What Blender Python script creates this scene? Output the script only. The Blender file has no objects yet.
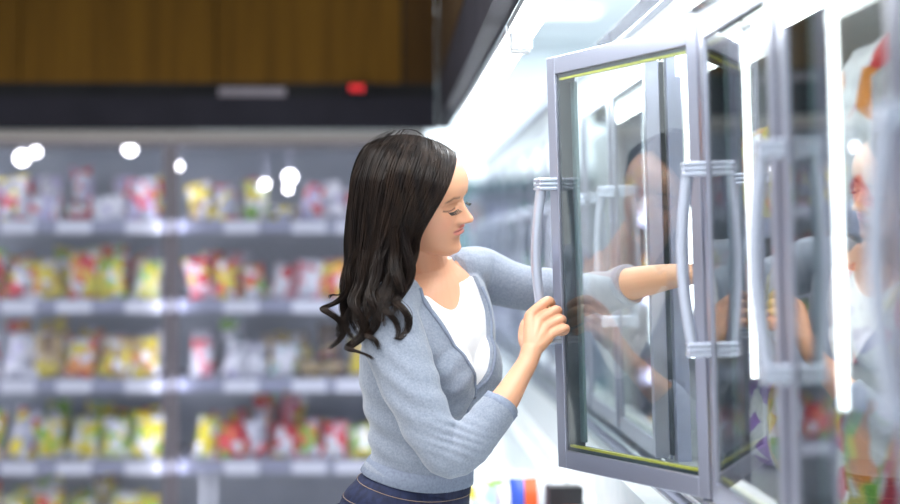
import bpy, bmesh, math, random
import numpy as np
from mathutils import Vector, Matrix
R = math.radians
random.seed(7); rng = np.random.default_rng(7)
C = bpy.context.scene.collection
SC = bpy.context.scene

# ------------------------------------------------------------------ camera
F = 1900.0; H = 1.5; TH = math.atan(65.0/F)
cd = bpy.data.cameras.new('camera'); cam = bpy.data.objects.new('camera', cd); C.objects.link(cam)
cam.location = (0, 0, H); cam.rotation_euler = (R(90), 0, -TH)
cd.sensor_width = 36; cd.lens = F*36/900; cd.shift_y = -2/900
cd.clip_start = .05; cd.clip_end = 100
cd.dof.use_dof = True; cd.dof.focus_distance = 3.72; cd.dof.aperture_fstop = 1.6
SC.camera = cam
# ------------------------------------------------------------------ world, lights, exposure
w = bpy.data.worlds.new('world'); SC.world = w; w.use_nodes = True
bgn = w.node_tree.nodes['Background']; bgn.inputs[0].default_value = (.88, .94, 1, 1); bgn.inputs[1].default_value = .75
SC.view_settings.view_transform = 'Standard'; SC.view_settings.look = 'None'
SC.view_settings.exposure = .42; SC.view_settings.gamma = 1; SC.view_settings.use_curve_mapping = False
SC.cycles.max_bounces = 10; SC.cycles.transparent_max_bounces = 40; SC.cycles.glossy_bounces = 5
SC.cycles.sample_clamp_indirect = 6; SC.cycles.caustics_reflective = False; SC.cycles.caustics_refractive = False
def area(name, loc, rot, sx, sy, power, col=(1, 1, 1)):
    l = bpy.data.lights.new(name, 'AREA'); l.shape = 'RECTANGLE'; l.size = sx; l.size_y = sy; l.energy = power; l.color = col
    o = bpy.data.objects.new(name, l); C.objects.link(o); o.location = loc; o.rotation_euler = rot
    return o
area('ceiling_panel_light', (.9, 4.6, 3.1), (0, 0, 0), 1.6, 6, 240, (.95, .98, 1))
area('ceiling_panel_light', (-1.3, 2.2, 3.1), (0, 0, 0), 1.2, 5, 130, (1, .97, .94))
area('ceiling_panel_light', (1.0, 11.5, 3.18), (0, 0, 0), 5, 7, 290, (.92, .97, 1))

# ------------------------------------------------------------------ materials
def mat(name, col, rough=.5, metal=0, spec=.5, **k):
    m = bpy.data.materials.new(name); m.use_nodes = True
    b = m.node_tree.nodes['Principled BSDF']
    b.inputs['Base Color'].default_value = (*col, 1); b.inputs['Roughness'].default_value = rough
    b.inputs['Metallic'].default_value = metal; b.inputs['Specular IOR Level'].default_value = spec
    for kk, v in k.items(): b.inputs[kk.replace('_', ' ')].default_value = v
    return m
def nd(m, t, **k):
    n = m.node_tree.nodes.new(t)
    for a, v in k.items(): setattr(n, a, v)
    return n
def lk(m, a, b): m.node_tree.links.new(a, b)
def bsdf(m): return m.node_tree.nodes['Principled BSDF']
def bump(m, scale, strength, dist=.002, stretch=(1, 1, 1), tex='ShaderNodeTexNoise'):
    tc = nd(m, 'ShaderNodeTexCoord'); mp = nd(m, 'ShaderNodeMapping'); mp.inputs['Scale'].default_value = stretch
    n = nd(m, tex); n.inputs['Scale'].default_value = scale
    b = nd(m, 'ShaderNodeBump'); b.inputs['Strength'].default_value = strength; b.inputs['Distance'].default_value = dist
    lk(m, tc.outputs['Object'], mp.inputs[0]); lk(m, mp.outputs[0], n.inputs['Vector'])
    lk(m, n.outputs[0], b.inputs['Height']); lk(m, b.outputs[0], bsdf(m).inputs['Normal'])
    return n
def mottled(name, c1, c2, scale, rough=.5, stretch=(1, 1, 1), lo=.35, hi=.65, metal=0, **k):
    m = mat(name, c1, rough, metal, **k)
    tc = nd(m, 'ShaderNodeTexCoord'); mp = nd(m, 'ShaderNodeMapping'); mp.inputs['Scale'].default_value = stretch
    n = nd(m, 'ShaderNodeTexNoise'); n.inputs['Scale'].default_value = scale; n.inputs['Detail'].default_value = 5
    r = nd(m, 'ShaderNodeValToRGB'); r.color_ramp.elements[0].position = lo; r.color_ramp.elements[1].position = hi
    r.color_ramp.elements[0].color = (*c1, 1); r.color_ramp.elements[1].color = (*c2, 1)
    lk(m, tc.outputs['Object'], mp.inputs[0]); lk(m, mp.outputs[0], n.inputs['Vector']); lk(m, n.outputs[0], r.inputs[0])
    lk(m, r.outputs[0], bsdf(m).inputs['Base Color'])
    return m
def emit(name, col, s):
    m = mat(name, col, .4); bsdf(m).inputs['Emission Color'].default_value = (*col, 1); bsdf(m).inputs['Emission Strength'].default_value = s
    return m
def glass(name, tint=(.93, .98, .97), boost=1.0, rough=0.0):
    m = bpy.data.materials.new(name); m.use_nodes = True; nt = m.node_tree; nt.nodes.clear()
    out = nt.nodes.new('ShaderNodeOutputMaterial'); mx = nt.nodes.new('ShaderNodeMixShader')
    tr = nt.nodes.new('ShaderNodeBsdfTransparent'); tr.inputs[0].default_value = (*tint, 1)
    gl = nt.nodes.new('ShaderNodeBsdfGlossy'); gl.inputs['Roughness'].default_value = rough
    fr = nt.nodes.new('ShaderNodeFresnel'); ge = nt.nodes.new('ShaderNodeNewGeometry')
    mi = nt.nodes.new('ShaderNodeMix'); mi.data_type = 'FLOAT'; mi.inputs[2].default_value = 1.52; mi.inputs[3].default_value = 1/1.52
    nt.links.new(ge.outputs['Backfacing'], mi.inputs[0]); nt.links.new(mi.outputs[0], fr.inputs['IOR'])
    ml = nt.nodes.new('ShaderNodeMath'); ml.operation = 'MULTIPLY'; ml.use_clamp = True; ml.inputs[1].default_value = boost
    nt.links.new(fr.outputs[0], ml.inputs[0]); nt.links.new(ml.outputs[0], mx.inputs[0])
    nt.links.new(tr.outputs[0], mx.inputs[1]); nt.links.new(gl.outputs[0], mx.inputs[2]); nt.links.new(mx.outputs[0], out.inputs[0])
    return m
M = {}
M['alu'] = mat('anodised_aluminium', (.42, .43, .53), .28, .75); bump(M['alu'], 300, .05, .001, (1, 1, .02))
M['alu_light'] = mat('polished_aluminium', (.56, .60, .72), .25, .6)
M['chrome'] = mat('chrome', (.6, .62, .64), .15, 1)
M['rubber'] = mat('dark_rubber', (.02, .03, .035), .5)
M['seal'] = mottled('grey_green_seal', (.09, .15, .17), (.17, .25, .27), 40, .35, (1, 1, .01))
M['spacer'] = mat('yellow_green_spacer', (.50, .47, .03), .4)
M['glass'] = glass('double_glazing', (.95, .985, .98), 1.3)
M['glass_back'] = glass('cooler_glass', (.95, .955, 1), 1.2, .03)
M['white'] = mottled('white_enamel', (.80, .84, .88), (.86, .89, .92), 6, .35)
M['liner'] = mottled('white_freezer_liner', (.82, .88, .91), (.92, .95, .97), 9, .45)
M['inner'] = mottled('grey_steel_liner', (.46, .49, .51), (.56, .59, .60), 7, .35)
M['inner_back'] = mottled('pale_blue_grey_liner', (.36, .42, .52), (.46, .52, .60), 5, .4)
M['led'] = emit('led_bar', (.97, .98, 1), 5)
M['led_soft'] = emit('top_light_bar', (.95, .98, 1), 2.2)
M['tube'] = emit('fluorescent_tube', (.95, 1, 1), 16)
M['disc_glow'] = emit('glow_disc', (1, .97, .94), 9)  # glow standing in for lamp reflections on the cooler glass
M['panel_light'] = emit('ceiling_diffuser', (.95, .98, 1), 1.1)
M['salmon'] = mat('salmon_strip', (.78, .40, .36), .5)
M['shelf'] = mottled('grey_shelf_steel', (.23, .25, .35), (.29, .31, .42), 8, .4)
M['rail'] = mat('grey_price_rail', (.33, .35, .48), .4)
M['tag'] = mat('white_price_card', (.86, .88, .95), .6)
M['black'] = mottled('black_trim', (.006, .006, .008), (.011, .011, .013), 5, .7, spec=.2)
M['dark'] = mottled('charcoal_trim', (.013, .012, .020), (.019, .018, .028), 4, .7, spec=.2)
M['red_led'] = emit('red_digits', (.8, .02, .03), .8)
M['post'] = mottled('lilac_grey_post', (.17, .15, .18), (.22, .195, .235), 4, .5, (1, 1, .2))
M['header_frame'] = mat('warm_grey_frame', (.33, .30, .29), .45)
M['floor'] = mottled('pale_tile', (.52, .52, .50), (.60, .60, .58), 3, .25)
M['joint'] = mat('tile_joint', (.30, .30, .29), .7)
M['wall'] = mottled('painted_wall', (.70, .76, .80), (.76, .82, .86), 2, .8)
M['ceil'] = mottled('ceiling_tile', (.74, .79, .83), (.80, .85, .88), 3, .8)
M['teal'] = mottled('teal_grey_frame', (.10, .24, .26), (.15, .32, .34), 3, .4)
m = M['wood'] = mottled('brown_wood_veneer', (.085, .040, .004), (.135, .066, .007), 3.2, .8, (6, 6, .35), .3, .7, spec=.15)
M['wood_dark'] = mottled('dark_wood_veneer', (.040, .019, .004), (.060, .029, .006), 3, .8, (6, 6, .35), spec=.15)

# ------------------------------------------------------------------ mesh helpers
class MB:
    def __init__(s): s.v = []; s.f = []
    def add(s, vs, fs):
        n = len(s.v); s.v += [tuple(p) for p in vs]; s.f += [tuple(i+n for i in q) for q in fs]; return s
    def box(s, a, b):
        x0, y0, z0 = a; x1, y1, z1 = b
        return s.add([(x0,y0,z0),(x1,y0,z0),(x1,y1,z0),(x0,y1,z0),(x0,y0,z1),(x1,y0,z1),(x1,y1,z1),(x0,y1,z1)],
                     [(0,3,2,1),(4,5,6,7),(0,1,5,4),(1,2,6,5),(2,3,7,6),(3,0,4,7)])
    def tube(s, pts, r, n=12, cap=True, flat=1.0, up=None):
        P = [Vector(p) for p in pts]; k = len(P)
        rr = r if hasattr(r, '__len__') else [r]*k
        vs = []; prev = None
        for i in range(k):
            t = (P[min(i+1, k-1)]-P[max(i-1, 0)]).normalized()
            if prev is None:
                a = Vector(up) if up else (Vector((0, 0, 1)) if abs(t.z) < .9 else Vector((0, 1, 0)))
            else: a = prev
            a = (a-t*a.dot(t)).normalized(); prev = a; b = t.cross(a)
            for j in range(n):
                q = 2*math.pi*j/n; vs.append(P[i]+(a*math.cos(q)+b*math.sin(q)*flat)*rr[i])
        fs = [(i*n+j, i*n+(j+1) % n, (i+1)*n+(j+1) % n, (i+1)*n+j) for i in range(k-1) for j in range(n)]
        if cap: fs += [tuple(range(n-1, -1, -1)), tuple(range((k-1)*n, k*n))]
        return s.add(vs, fs)
    def loft(s, rings):
        n = len(rings[0]); k = len(rings); vs = [p for r in rings for p in r]
        fs = [(i*n+j, i*n+(j+1) % n, (i+1)*n+(j+1) % n, (i+1)*n+j) for i in range(k-1) for j in range(n)]
        fs += [tuple(range(n-1, -1, -1)), tuple(range((k-1)*n, k*n))]
        return s.add(vs, fs)
    def ball(s, c, r, n=14, m=9, axes=None):
        ax = axes or (Vector((1,0,0)), Vector((0,1,0)), Vector((0,0,1)))
        r = r if hasattr(r, '__len__') else (r, r, r); c = Vector(c); rings = []
        for i in range(m+1):
            p = math.pi*(.04+.92*i/m) - math.pi/2
            rings.append([c+ax[0]*(r[0]*math.cos(p)*math.cos(2*math.pi*j/n))+ax[1]*(r[1]*math.cos(p)*math.sin(2*math.pi*j/n))+ax[2]*(r[2]*math.sin(p)) for j in range(n)])
        return s.loft(rings)
    def mesh(s, name, material=None, smooth=False):
        me = bpy.data.meshes.new(name); me.from_pydata(s.v, [], s.f)
        if material: me.materials.append(material)
        if smooth: me.shade_smooth()
        me.update(); return me
def ob(name, me, parent=None, loc=None, rot=None, bevel=0):
    o = bpy.data.objects.new(name, me); C.objects.link(o)
    if parent: o.parent = parent
    if loc is not None: o.location = loc
    if rot is not None: o.rotation_euler = rot
    if bevel:
        b = o.modifiers.new('bevel', 'BEVEL'); b.width = bevel; b.segments = 2; b.limit_method = 'ANGLE'
    return o
def mk(name, mb, material, parent=None, smooth=False, bevel=0, **k): return ob(name, mb.mesh(name, material, smooth), parent, bevel=bevel, **k)
def tag(o, label=None, cat=None, group=None, kind=None):
    if label: o['label'] = label
    if cat: o['category'] = cat
    if group: o['group'] = group
    if kind: o['kind'] = kind
    return o
def empty(name, loc=(0, 0, 0), rot=(0, 0, 0)):
    o = bpy.data.objects.new(name, None); C.objects.link(o); o.location = loc; o.rotation_euler = rot; o.empty_display_size = .1
    return o
def box(a, b): return MB().box(a, b)
_cache = {}
def cached(key, fn):
    if key not in _cache: _cache[key] = fn()
    return _cache[key]
def W(px, py, Y, as_vec=True):
    a = math.atan((px-450)/F)+TH; X = Y*math.tan(a); d = Y*math.cos(TH)+X*math.sin(TH)
    return Vector((X, Y, H-(py-250)/F*d))
def ease(a, b, t): t = min(1, max(0, (t-a)/(b-a))); return t*t*(3-2*t)
def cr(P, n):
    """Catmull-Rom through P, n samples a span; items are tuples of floats"""
    P = [np.array(p, float) for p in P]; P = [2*P[0]-P[1]]+P+[2*P[-1]-P[-2]]; out = []
    for i in range(1, len(P)-2):
        for k in range(n):
            t = k/n; a, b, c, d = P[i-1:i+3]
            out.append(.5*((2*b)+(-a+c)*t+(2*a-5*b+4*c-d)*t*t+(-a+3*b-3*c+d)*t**3))
    out.append(P[-2]); return out

# ------------------------------------------------------------------ the hall
fl = mk('floor', box((-6, -4, -.1), (5, 16, -.004)), M['joint']); tag(fl, kind='structure')
tile = box((0, 0, -.004), (.594, .594, 0)).mesh('floor_tile', M['floor'])
for i in range(-4, 4):
    for j in range(0, 24):
        ob('floor_tile', tile, fl, (i*.6+.003, j*.6+.003, 0))
ce = mk('ceiling', box((-6, -4, 3.2), (5, 16, 3.3)), M['ceil']); tag(ce, kind='structure')
wb = mk('wall_back', box((-6, 15.5, 0), (5, 15.7, 3.2)), M['wall']); tag(wb, kind='structure')
wr = mk('wall_right', box((3.2, -4, 0), (3.4, 15.5, 3.2)), M['wall']); tag(wr, kind='structure')
cr_me = box((-.6, -.15, -.05), (.6, .15, 0)).mesh('housing', M['white']); cd_me = box((-.57, -.12, -.056), (.57, .12, -.05)).mesh('diffuser', M['panel_light'])
for i, (x, y, wh) in enumerate([(.9, 13.2, 'the farther of the two'), (.9, 10.6, 'the nearer of the two')]):
    t = tag(empty('ceiling_light', (x, y, 3.2)), 'flat white ceiling light over the bright aisle, '+wh, 'ceiling light', 'ceiling lights over the aisle')
    ob('housing', cr_me, t); ob('diffuser', cd_me, t)

# ------------------------------------------------------------------ wooden bulkhead
BK = 7.45
bh = tag(empty('bulkhead', (.204, BK, H+.474)), 'brown wood veneer bulkhead with charcoal lower trim above the coolers', 'bulkhead')
def bpart(name, a, b, m_, **k):
    o = mk(name, box(tuple(a[i]-bh.location[i] for i in range(3)), tuple(b[i]-bh.location[i] for i in range(3))), m_, bh, **k); return o
z0, z1, z2 = H+.474, H+.64, 3.2
xs = [-3.0, -2.2, -1.42, -.66, .075, .204]
for i in range(5):
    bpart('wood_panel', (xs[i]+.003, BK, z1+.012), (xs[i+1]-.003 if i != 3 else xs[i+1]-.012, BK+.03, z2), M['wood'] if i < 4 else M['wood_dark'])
bpart('backing', (-3, BK+.03, z0), (.204, BK+.10, z2), M['black'])
bpart('trim', (-3, BK-.015, z0), (.203, BK+.03, z1-.04), M['dark'])
bpart('trim', (-3, BK-.004, z1-.04), (.203, BK+.03, z1+.012), M['black'])
ys = [.5, 1.3, 2.5, 3.7, 4.9, 6.1, BK]
for i in range(6):
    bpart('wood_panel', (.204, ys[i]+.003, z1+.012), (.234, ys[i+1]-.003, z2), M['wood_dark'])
bpart('trim', (.204, .5, z0), (.254, BK, z1), M['dark'])
bpart('backing', (.225, .5, z1), (.254, BK, z2), M['black'])
pl = W(252, 92, BK-.02)
o = mk('name_plate', box((pl.x-.13-bh.location.x, -.012, pl.z-.018-bh.location.z), (pl.x+.13-bh.location.x, -.002, pl.z+.018-bh.location.z)), M['post'], bh); o['label'] = 'plain grey plate on the trim'
pl = W(357, 88, BK-.03)
o = mk('temperature_display', box((pl.x-.06-bh.location.x, -.03, pl.z-.022-bh.location.z), (pl.x+.06-bh.location.x, -.002, pl.z+.022-bh.location.z)), M['black'], bh); o['label'] = 'small black display with red digits'
dg = MB()
for dx in (-.028, -.008, .012):
    c = pl.x+dx-bh.location.x; zc = pl.z-bh.location.z
    dg.box((c, -.033, zc-.010), (c+.004, -.030, zc+.010)); dg.box((c+.010, -.033, zc-.010), (c+.014, -.030, zc+.010))
    dg.box((c, -.033, zc-.012), (c+.014, -.030, zc-.009)); dg.box((c, -.033, zc-.002), (c+.014, -.030, zc+.001)); dg.box((c, -.033, zc+.009), (c+.014, -.030, zc+.012))
tag(ob('digits', dg.mesh('digits', M['red_led']), o), kind='stuff')

# tube lamps under the bulkhead edge
for i, (ya, yb, lb) in enumerate([(4.02, 6.45, 'far white tube light under the dark bulkhead edge, ending above her head'),
                                   (1.6, 3.98, 'near white tube light under the dark bulkhead edge, at picture top')]):
    t = tag(empty('batten_light', (.286, ya, H+.468)), lb, 'tube light')
    mk('housing', box((-.030, 0, -.01), (.030, yb-ya, .006)), M['white'], t)
    mk('tube', MB().tube([(0, .03, -.028), (0, yb-ya-.03, -.028)], .017, 14), M['tube'], t, smooth=True)
    for yy in (.004, yb-ya-.03): mk('end_cap', box((-.022, yy, -.05), (.022, yy+.026, -.008)), M['white'], t, bevel=.004)

# ------------------------------------------------------------------ wall cooler behind (faces the camera)
wc = tag(empty('wall_cooler', (-.9, 7.5, 0)), 'tall glass-fronted wall cooler with grey frames behind the woman', 'cooler')
def cp(name, a, b, m_, par=None, **k):
    p = par or wc; L = wc.location
    return mk(name, box(tuple(a[i]-L[i] for i in range(3)), tuple(b[i]-L[i] for i in range(3))), m_, p, **k)
cp('back_panel', (-3, 8.28, .1), (.16, 8.33, 1.95), M['inner_back'])
cp('base', (-3, 7.5, 0), (.16, 8.33, .16), M['dark']); cp('top_panel', (-3, 7.5, 1.93), (.16, 8.33, 1.97), M['inner'])
cp('side_panel', (.13, 7.5, .16), (.16, 8.28, 1.93), M['inner'])
cp('header_frame', (-3, 7.46, 1.925), (.16, 7.52, 1.965), M['header_frame'])
cp('bottom_frame', (-3, 7.46, .16), (.16, 7.52, .22), M['header_frame'])
# doors of the cooler
px2x = lambda px, Y: W(px, 250, Y).x
dx = [px2x(-95, 7.48), px2x(171, 7.48), px2x(425, 7.48)]
for i in range(2):
    fr = MB(); a, b = dx[i]+.004, dx[i+1]-.004; L = wc.location; z0d, z1d = .22, 1.925
    sw = .024
    fr.box((a-L.x, -.045, z0d), (a+sw-L.x, -.005, z1d)); fr.box((b-sw-L.x, -.045, z0d), (b-L.x, -.005, z1d))
    fr.box((a+sw-L.x, -.045, z0d), (b-sw-L.x, -.005, z0d+.03)); fr.box((a+sw-L.x, -.045, z1d-.02), (b-sw-L.x, -.005, z1d))
    d = mk('door', fr, M['post'], wc, bevel=.003)
    mk('glass_pane', box((a+sw-L.x, -.030, z0d+.03), (b-sw-L.x, -.026, z1d-.02)), M['glass_back'], d)
# shelves, rails, tags
SH = [1.615, 1.30, .985, .66, .33]
mkshelf = []
for z in SH:
    s = cp('shelf', (-3, 7.60, z-.018), (.13, 8.27, z), M['shelf'])
    cp('price_rail', (-3, 7.565, z-.045), (.13, 7.60, z+.004), M['rail'], s)
    tg = box((-.068, -.004, -.028), (.068, 0, .022)).mesh('price_card', M['tag'])
    x = -1.62
    k = 0
    while x < .05:
        if abs(x-px2x(171, 7.5)) > .08:
            ob('price_card', tg, s, (x-wc.location.x, 7.565-wc.location.y, z-.022))
        x += .17+.05*((k*7) % 3); k += 1
pg = MB()
for r_ in range(3):
    for c_ in range(18): pg.tube([(-.78+c_*.05+.9, .775, 1.50-r_*.05), (-.78+c_*.05+.9, .783, 1.50-r_*.05)], .006, 6)
tag(mk('peg_holes', pg, M['dark'], wc), kind='stuff')
for px, py, q in [(22, 158, .034), (36, 152, .022), (130, 149, .030), (178, 166, .02), (265, 184, .020), (290, 177, .030), (288, 189, .018)]:  # glowing discs added in place of lamps reflected in the door glass
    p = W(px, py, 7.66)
    o = mk('glow_disc', MB().ball((0, 0, 0), (q*.8, q*.5, q*.8), 12, 7), M['disc_glow'], wc, True, loc=p-wc.location)
    mk('disc_bracket', MB().tube([(0, .01, 0), (0, .05, 0), (0, .05, 1.93-p.z)], .004, 6), M['alu'], o)  # added rod from each disc up to the cooler top
for px in (203, 214):
    cp('post', (px2x(px, 7.7)-.008, 7.70, .33), (px2x(px, 7.7)+.008, 7.716, .64), M['white'])

for x, pw in ((-1.72, 3), (-.845, 2.6), (.06, 2.6)):  # fill lights added by the posts to brighten the packs, no fixtures there
    area('cooler_fill', (x, 7.53, 1.15), (R(90), 0, 0), .03, 1.5, pw, (.95, .94, 1))
# ------------------------------------------------------------------ packages
def packmat(name, cols, scale=27, rough=.3):
    m = mat(name, cols[0], rough); tc = nd(m, 'ShaderNodeTexCoord'); oi = nd(m, 'ShaderNodeObjectInfo')
    ad = nd(m, 'ShaderNodeVectorMath', operation='ADD'); ml = nd(m, 'ShaderNodeVectorMath', operation='SCALE'); ml.inputs['Scale'].default_value = 13
    cm = nd(m, 'ShaderNodeCombineXYZ'); lk(m, oi.outputs['Random'], cm.inputs[0]); lk(m, oi.outputs['Random'], cm.inputs[2])
    lk(m, cm.outputs[0], ml.inputs[0]); lk(m, ml.outputs[0], ad.inputs[1]); lk(m, tc.outputs['Object'], ad.inputs[0])
    v = nd(m, 'ShaderNodeTexVoronoi'); v.inputs['Scale'].default_value = scale; v.inputs['Randomness'].default_value = .9
    lk(m, ad.outputs[0], v.inputs['Vector'])
    sp = nd(m, 'ShaderNodeSeparateColor'); lk(m, v.outputs['Color'], sp.inputs[0])
    r = nd(m, 'ShaderNodeValToRGB'); r.color_ramp.interpolation = 'CONSTANT'
    n = len(cols); r.color_ramp.elements[0].color = (*cols[0], 1); r.color_ramp.elements[1].position = .42; r.color_ramp.elements[1].color = (*cols[1], 1)
    for i in range(2, n):
        e = r.color_ramp.elements.new(.42+.56*(i-1)/(n-1)); e.color = (*cols[i], 1)
    lk(m, sp.outputs[0], r.inputs[0]); lk(m, r.outputs[0], bsdf(m).inputs['Base Color'])
    nz = nd(m, 'ShaderNodeTexNoise'); nz.inputs['Scale'].default_value = 18; lk(m, tc.outputs['Object'], nz.inputs['Vector'])
    b = nd(m, 'ShaderNodeBump'); b.inputs['Strength'].default_value = .6; b.inputs['Distance'].default_value = .01
    lk(m, nz.outputs[0], b.inputs['Height']); lk(m, b.outputs[0], bsdf(m).inputs['Normal'])
    return m
Wt = (.85, .86, .9); Yl = (.80, .66, .03); Gn = (.22, .50, .05); Rd = (.70, .03, .05); Or = (.85, .30, .05); Pk = (.80, .35, .42); Br = (.22, .12, .06)
Ta = (.52, .38, .18); Bl = (.05, .10, .50); Pu = (.35, .15, .60); Cy = (.45, .72, .72); Lg = (.60, .70, .35); Gy = (.42, .44, .52); Dk = (.05, .04, .05); Lv = (.55, .52, .75)
PM = {
 'yellow and green': packmat('yellow_green_print', [Yl, Gn, Lg, Wt]), 'yellow': packmat('yellow_print', [Yl, Or, Wt, Ta]),
 'light green': packmat('light_green_print', [Lg, Gn, Yl, Wt]), 'orange': packmat('orange_print', [Or, Yl, Wt, Rd]),
 'red and yellow': packmat('red_yellow_print', [Rd, Yl, Wt, Pk]), 'pink and white': packmat('pink_white_print', [Wt, Pk, Rd, Wt]),
 'white': packmat('white_print', [Wt, Wt, Gy, Lv]), 'lavender': packmat('lavender_print', [Lv, Wt, Gy, Rd]),
 'brown': packmat('brown_print', [Ta, Br, Yl, Wt]), 'turquoise and white': packmat('turquoise_print', [Wt, Cy, Wt, Gn]),
 'green': packmat('green_print', [Gn, Yl, Wt, Or]), 'purple': packmat('purple_print', [Pu, Lv, Wt, Pu]),
 'red': packmat('red_print', [Rd, Wt, Or, Gn]), 'mixed grey': packmat('grey_print', [Gy, Wt, Rd, Yl]),
 'dark brown': packmat('dark_brown_print', [Dk, Br, Ta, Rd]),
 'orange dotted': packmat('orange_dots_print', [Wt, Or, Wt, Rd], 15), 'blue orange': packmat('blue_orange_print', [Or, Wt, Bl, Or], 8),
 'pale cyan': packmat('pale_cyan_print', [Cy, Wt, Cy, Lg], 7), 'black': packmat('black_print', [Dk, Dk, Gy, Dk], 10),
}
bo = mat('blue_orange_bands', Or, .3); _tc = nd(bo, 'ShaderNodeTexCoord'); _sx = nd(bo, 'ShaderNodeSeparateXYZ'); _mr = nd(bo, 'ShaderNodeMapRange'); _rp = nd(bo, 'ShaderNodeValToRGB')
lk(bo, _tc.outputs['Object'], _sx.inputs[0]); lk(bo, _sx.outputs[0], _mr.inputs[0]); _mr.inputs[1].default_value = -.043; _mr.inputs[2].default_value = .043
lk(bo, _mr.outputs[0], _rp.inputs[0]); lk(bo, _rp.outputs[0], bsdf(bo).inputs['Base Color']); _rp.color_ramp.interpolation = 'CONSTANT'
_rp.color_ramp.elements[0].color = (.05, .12, .62, 1); _rp.color_ramp.elements[1].position = .68; _rp.color_ramp.elements[1].color = (.8, .82, .88, 1); _e = _rp.color_ramp.elements.new(.28); _e.color = (.85, .13, .03, 1)
PM['blue orange'] = bo
PM['plain red orange'] = mat('plain_red_orange', (.85, .16, .05), .4); PM['plain black'] = mat('plain_black_card', (.015, .016, .02), .5)
def bag_bm(w_, h_, d_, seed):
    """pillow bag: two inflated sheets with flat crimped ends"""
    r = random.Random(seed); nx, nz = 9, 11; b = MB()
    ph = [r.random()*6 for _ in range(4)]
    for side in (-1, 1):
        vs = []
        for j in range(nz):
            v = j/(nz-1); 
            for i in range(nx):
                u = i/(nx-1); e = (max(0, 1-(2*u-1)**4))*(max(0, 1-abs(2*v-1)**3.2))**.8
                x = (u-.5)*w_*(1-.10*math.sin(math.pi*v)); z = v*h_
                y = side*d_/2*e*(1+.18*math.sin(5*u+ph[0]+2*side)*math.sin(6*v+ph[1]))+.004*math.sin(9*u+ph[2])*(1-e)
                vs.append((x, y, z))
        fs = []
        for j in range(nz-1):
            for i in range(nx-1):
                q = (j*nx+i, j*nx+i+1, (j+1)*nx+i+1, (j+1)*nx+i); fs.append(q if side < 0 else q[::-1])
        b.add(vs, fs)
    return b
def carton_bm(w_, h_, d_):
    b = MB().box((-w_/2, -d_/2, 0), (w_/2, d_/2, h_)); return b
def tray_bm(w_, h_, d_):
    b = MB(); n = 12
    def ring(s, z, e=0): return [((abs(math.cos(q))**.35*math.copysign(1, math.cos(q)))*w_/2*s+0, (abs(math.sin(q))**.35*math.copysign(1, math.sin(q)))*d_/2*s, z) for q in [2*math.pi*k/24 for k in range(24)]]
    b.loft([ring(.82, 0), ring(.93, h_*.6), ring(1.0, h_*.72), ring(1.0, h_*.8), ring(.9, h_*.84), ring(.6, h_)])
    return b
ORD = ['first', 'second', 'third', 'fourth', 'fifth', 'sixth', 'seventh', 'eighth', 'ninth', 'tenth', 'eleventh', 'twelfth']
pk_count = {}
def pack(kind, colour, size, loc, rot=(0, 0, 0), seed=0, label=None, group=None, cat=None):
    w_, h_, d_ = size
    key = (kind, colour, round(w_, 2), round(h_, 2), round(d_, 2), seed % 3)
    def mkm():
        bm_ = {'bag': lambda: bag_bm(w_, h_, d_, seed), 'box': lambda: carton_bm(w_, h_, d_), 'tray': lambda: tray_bm(w_, h_, d_)}[kind]()
        return bm_.mesh({'bag': 'food_bag', 'box': 'food_carton', 'tray': 'food_tray'}[kind], PM[colour], kind != 'box')
    nm = {'bag': 'food_bag', 'box': 'food_carton', 'tray': 'food_tray'}[kind]
    o = ob(nm, cached(key, mkm), None, loc, rot)
    tag(o, label, cat or {'bag': 'bag', 'box': 'carton', 'tray': 'tray'}[kind], group)
    return o
# rows: (shelf index, px from, px to, list of (colour, kind))
rows = [
 (0, -28, 160, 'left', [('lavender', 'bag'), ('mixed grey', 'bag'), ('lavender', 'box'), ('red', 'tray'), ('white', 'box'), ('lavender', 'bag')]),
 (1, -28, 160, 'left', [('red', 'bag'), ('mixed grey', 'bag'), ('yellow', 'bag'), ('orange', 'bag'), ('yellow and green', 'bag'), ('light green', 'bag')]),
 (2, -28, 160, 'left', [('pink and white', 'bag'), ('white', 'bag'), ('brown', 'bag'), ('orange', 'bag'), ('yellow', 'bag'), ('yellow', 'bag')]),
 (3, -28, 160, 'left', [('green', 'bag'), ('mixed grey', 'bag'), ('yellow and green', 'bag'), ('yellow and green', 'bag'), ('light green', 'bag'), ('yellow and green', 'bag')]),
 (4, -28, 160, 'left', [('brown', 'bag'), ('yellow and green', 'bag'), ('orange', 'bag'), ('yellow and green', 'bag'), ('light green', 'bag'), ('green', 'bag')]),
 (0, 192, 400, 'right', [('brown', 'bag'), ('mixed grey', 'bag'), ('yellow and green', 'bag'), ('mixed grey', 'tray'), ('lavender', 'bag'), ('white', 'bag'), ('mixed grey', 'bag'), ('white', 'tray')]),
 (1, 192, 400, 'right', [('red and yellow', 'bag'), ('red and yellow', 'bag'), ('red', 'bag'), ('pink and white', 'bag'), ('pink and white', 'bag'), ('orange', 'bag'), ('brown', 'bag'), ('orange', 'bag')]),
 (2, 192, 400, 'right', [('pink and white', 'bag'), ('white', 'bag'), ('white', 'bag'), ('turquoise and white', 'bag'), ('brown', 'tray'), ('brown', 'tray'), ('brown', 'bag'), ('dark brown', 'tray')]),
 (3, 192, 400, 'right', [('yellow and green', 'bag'), ('red', 'bag'), ('mixed grey', 'bag'), ('red and yellow', 'bag'), ('red', 'bag'), ('red and yellow', 'bag'), ('light green', 'bag'), ('green', 'bag')]),
]
SN = ['top shelf', 'second shelf', 'third shelf', 'fourth shelf', 'lowest shelf']
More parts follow.
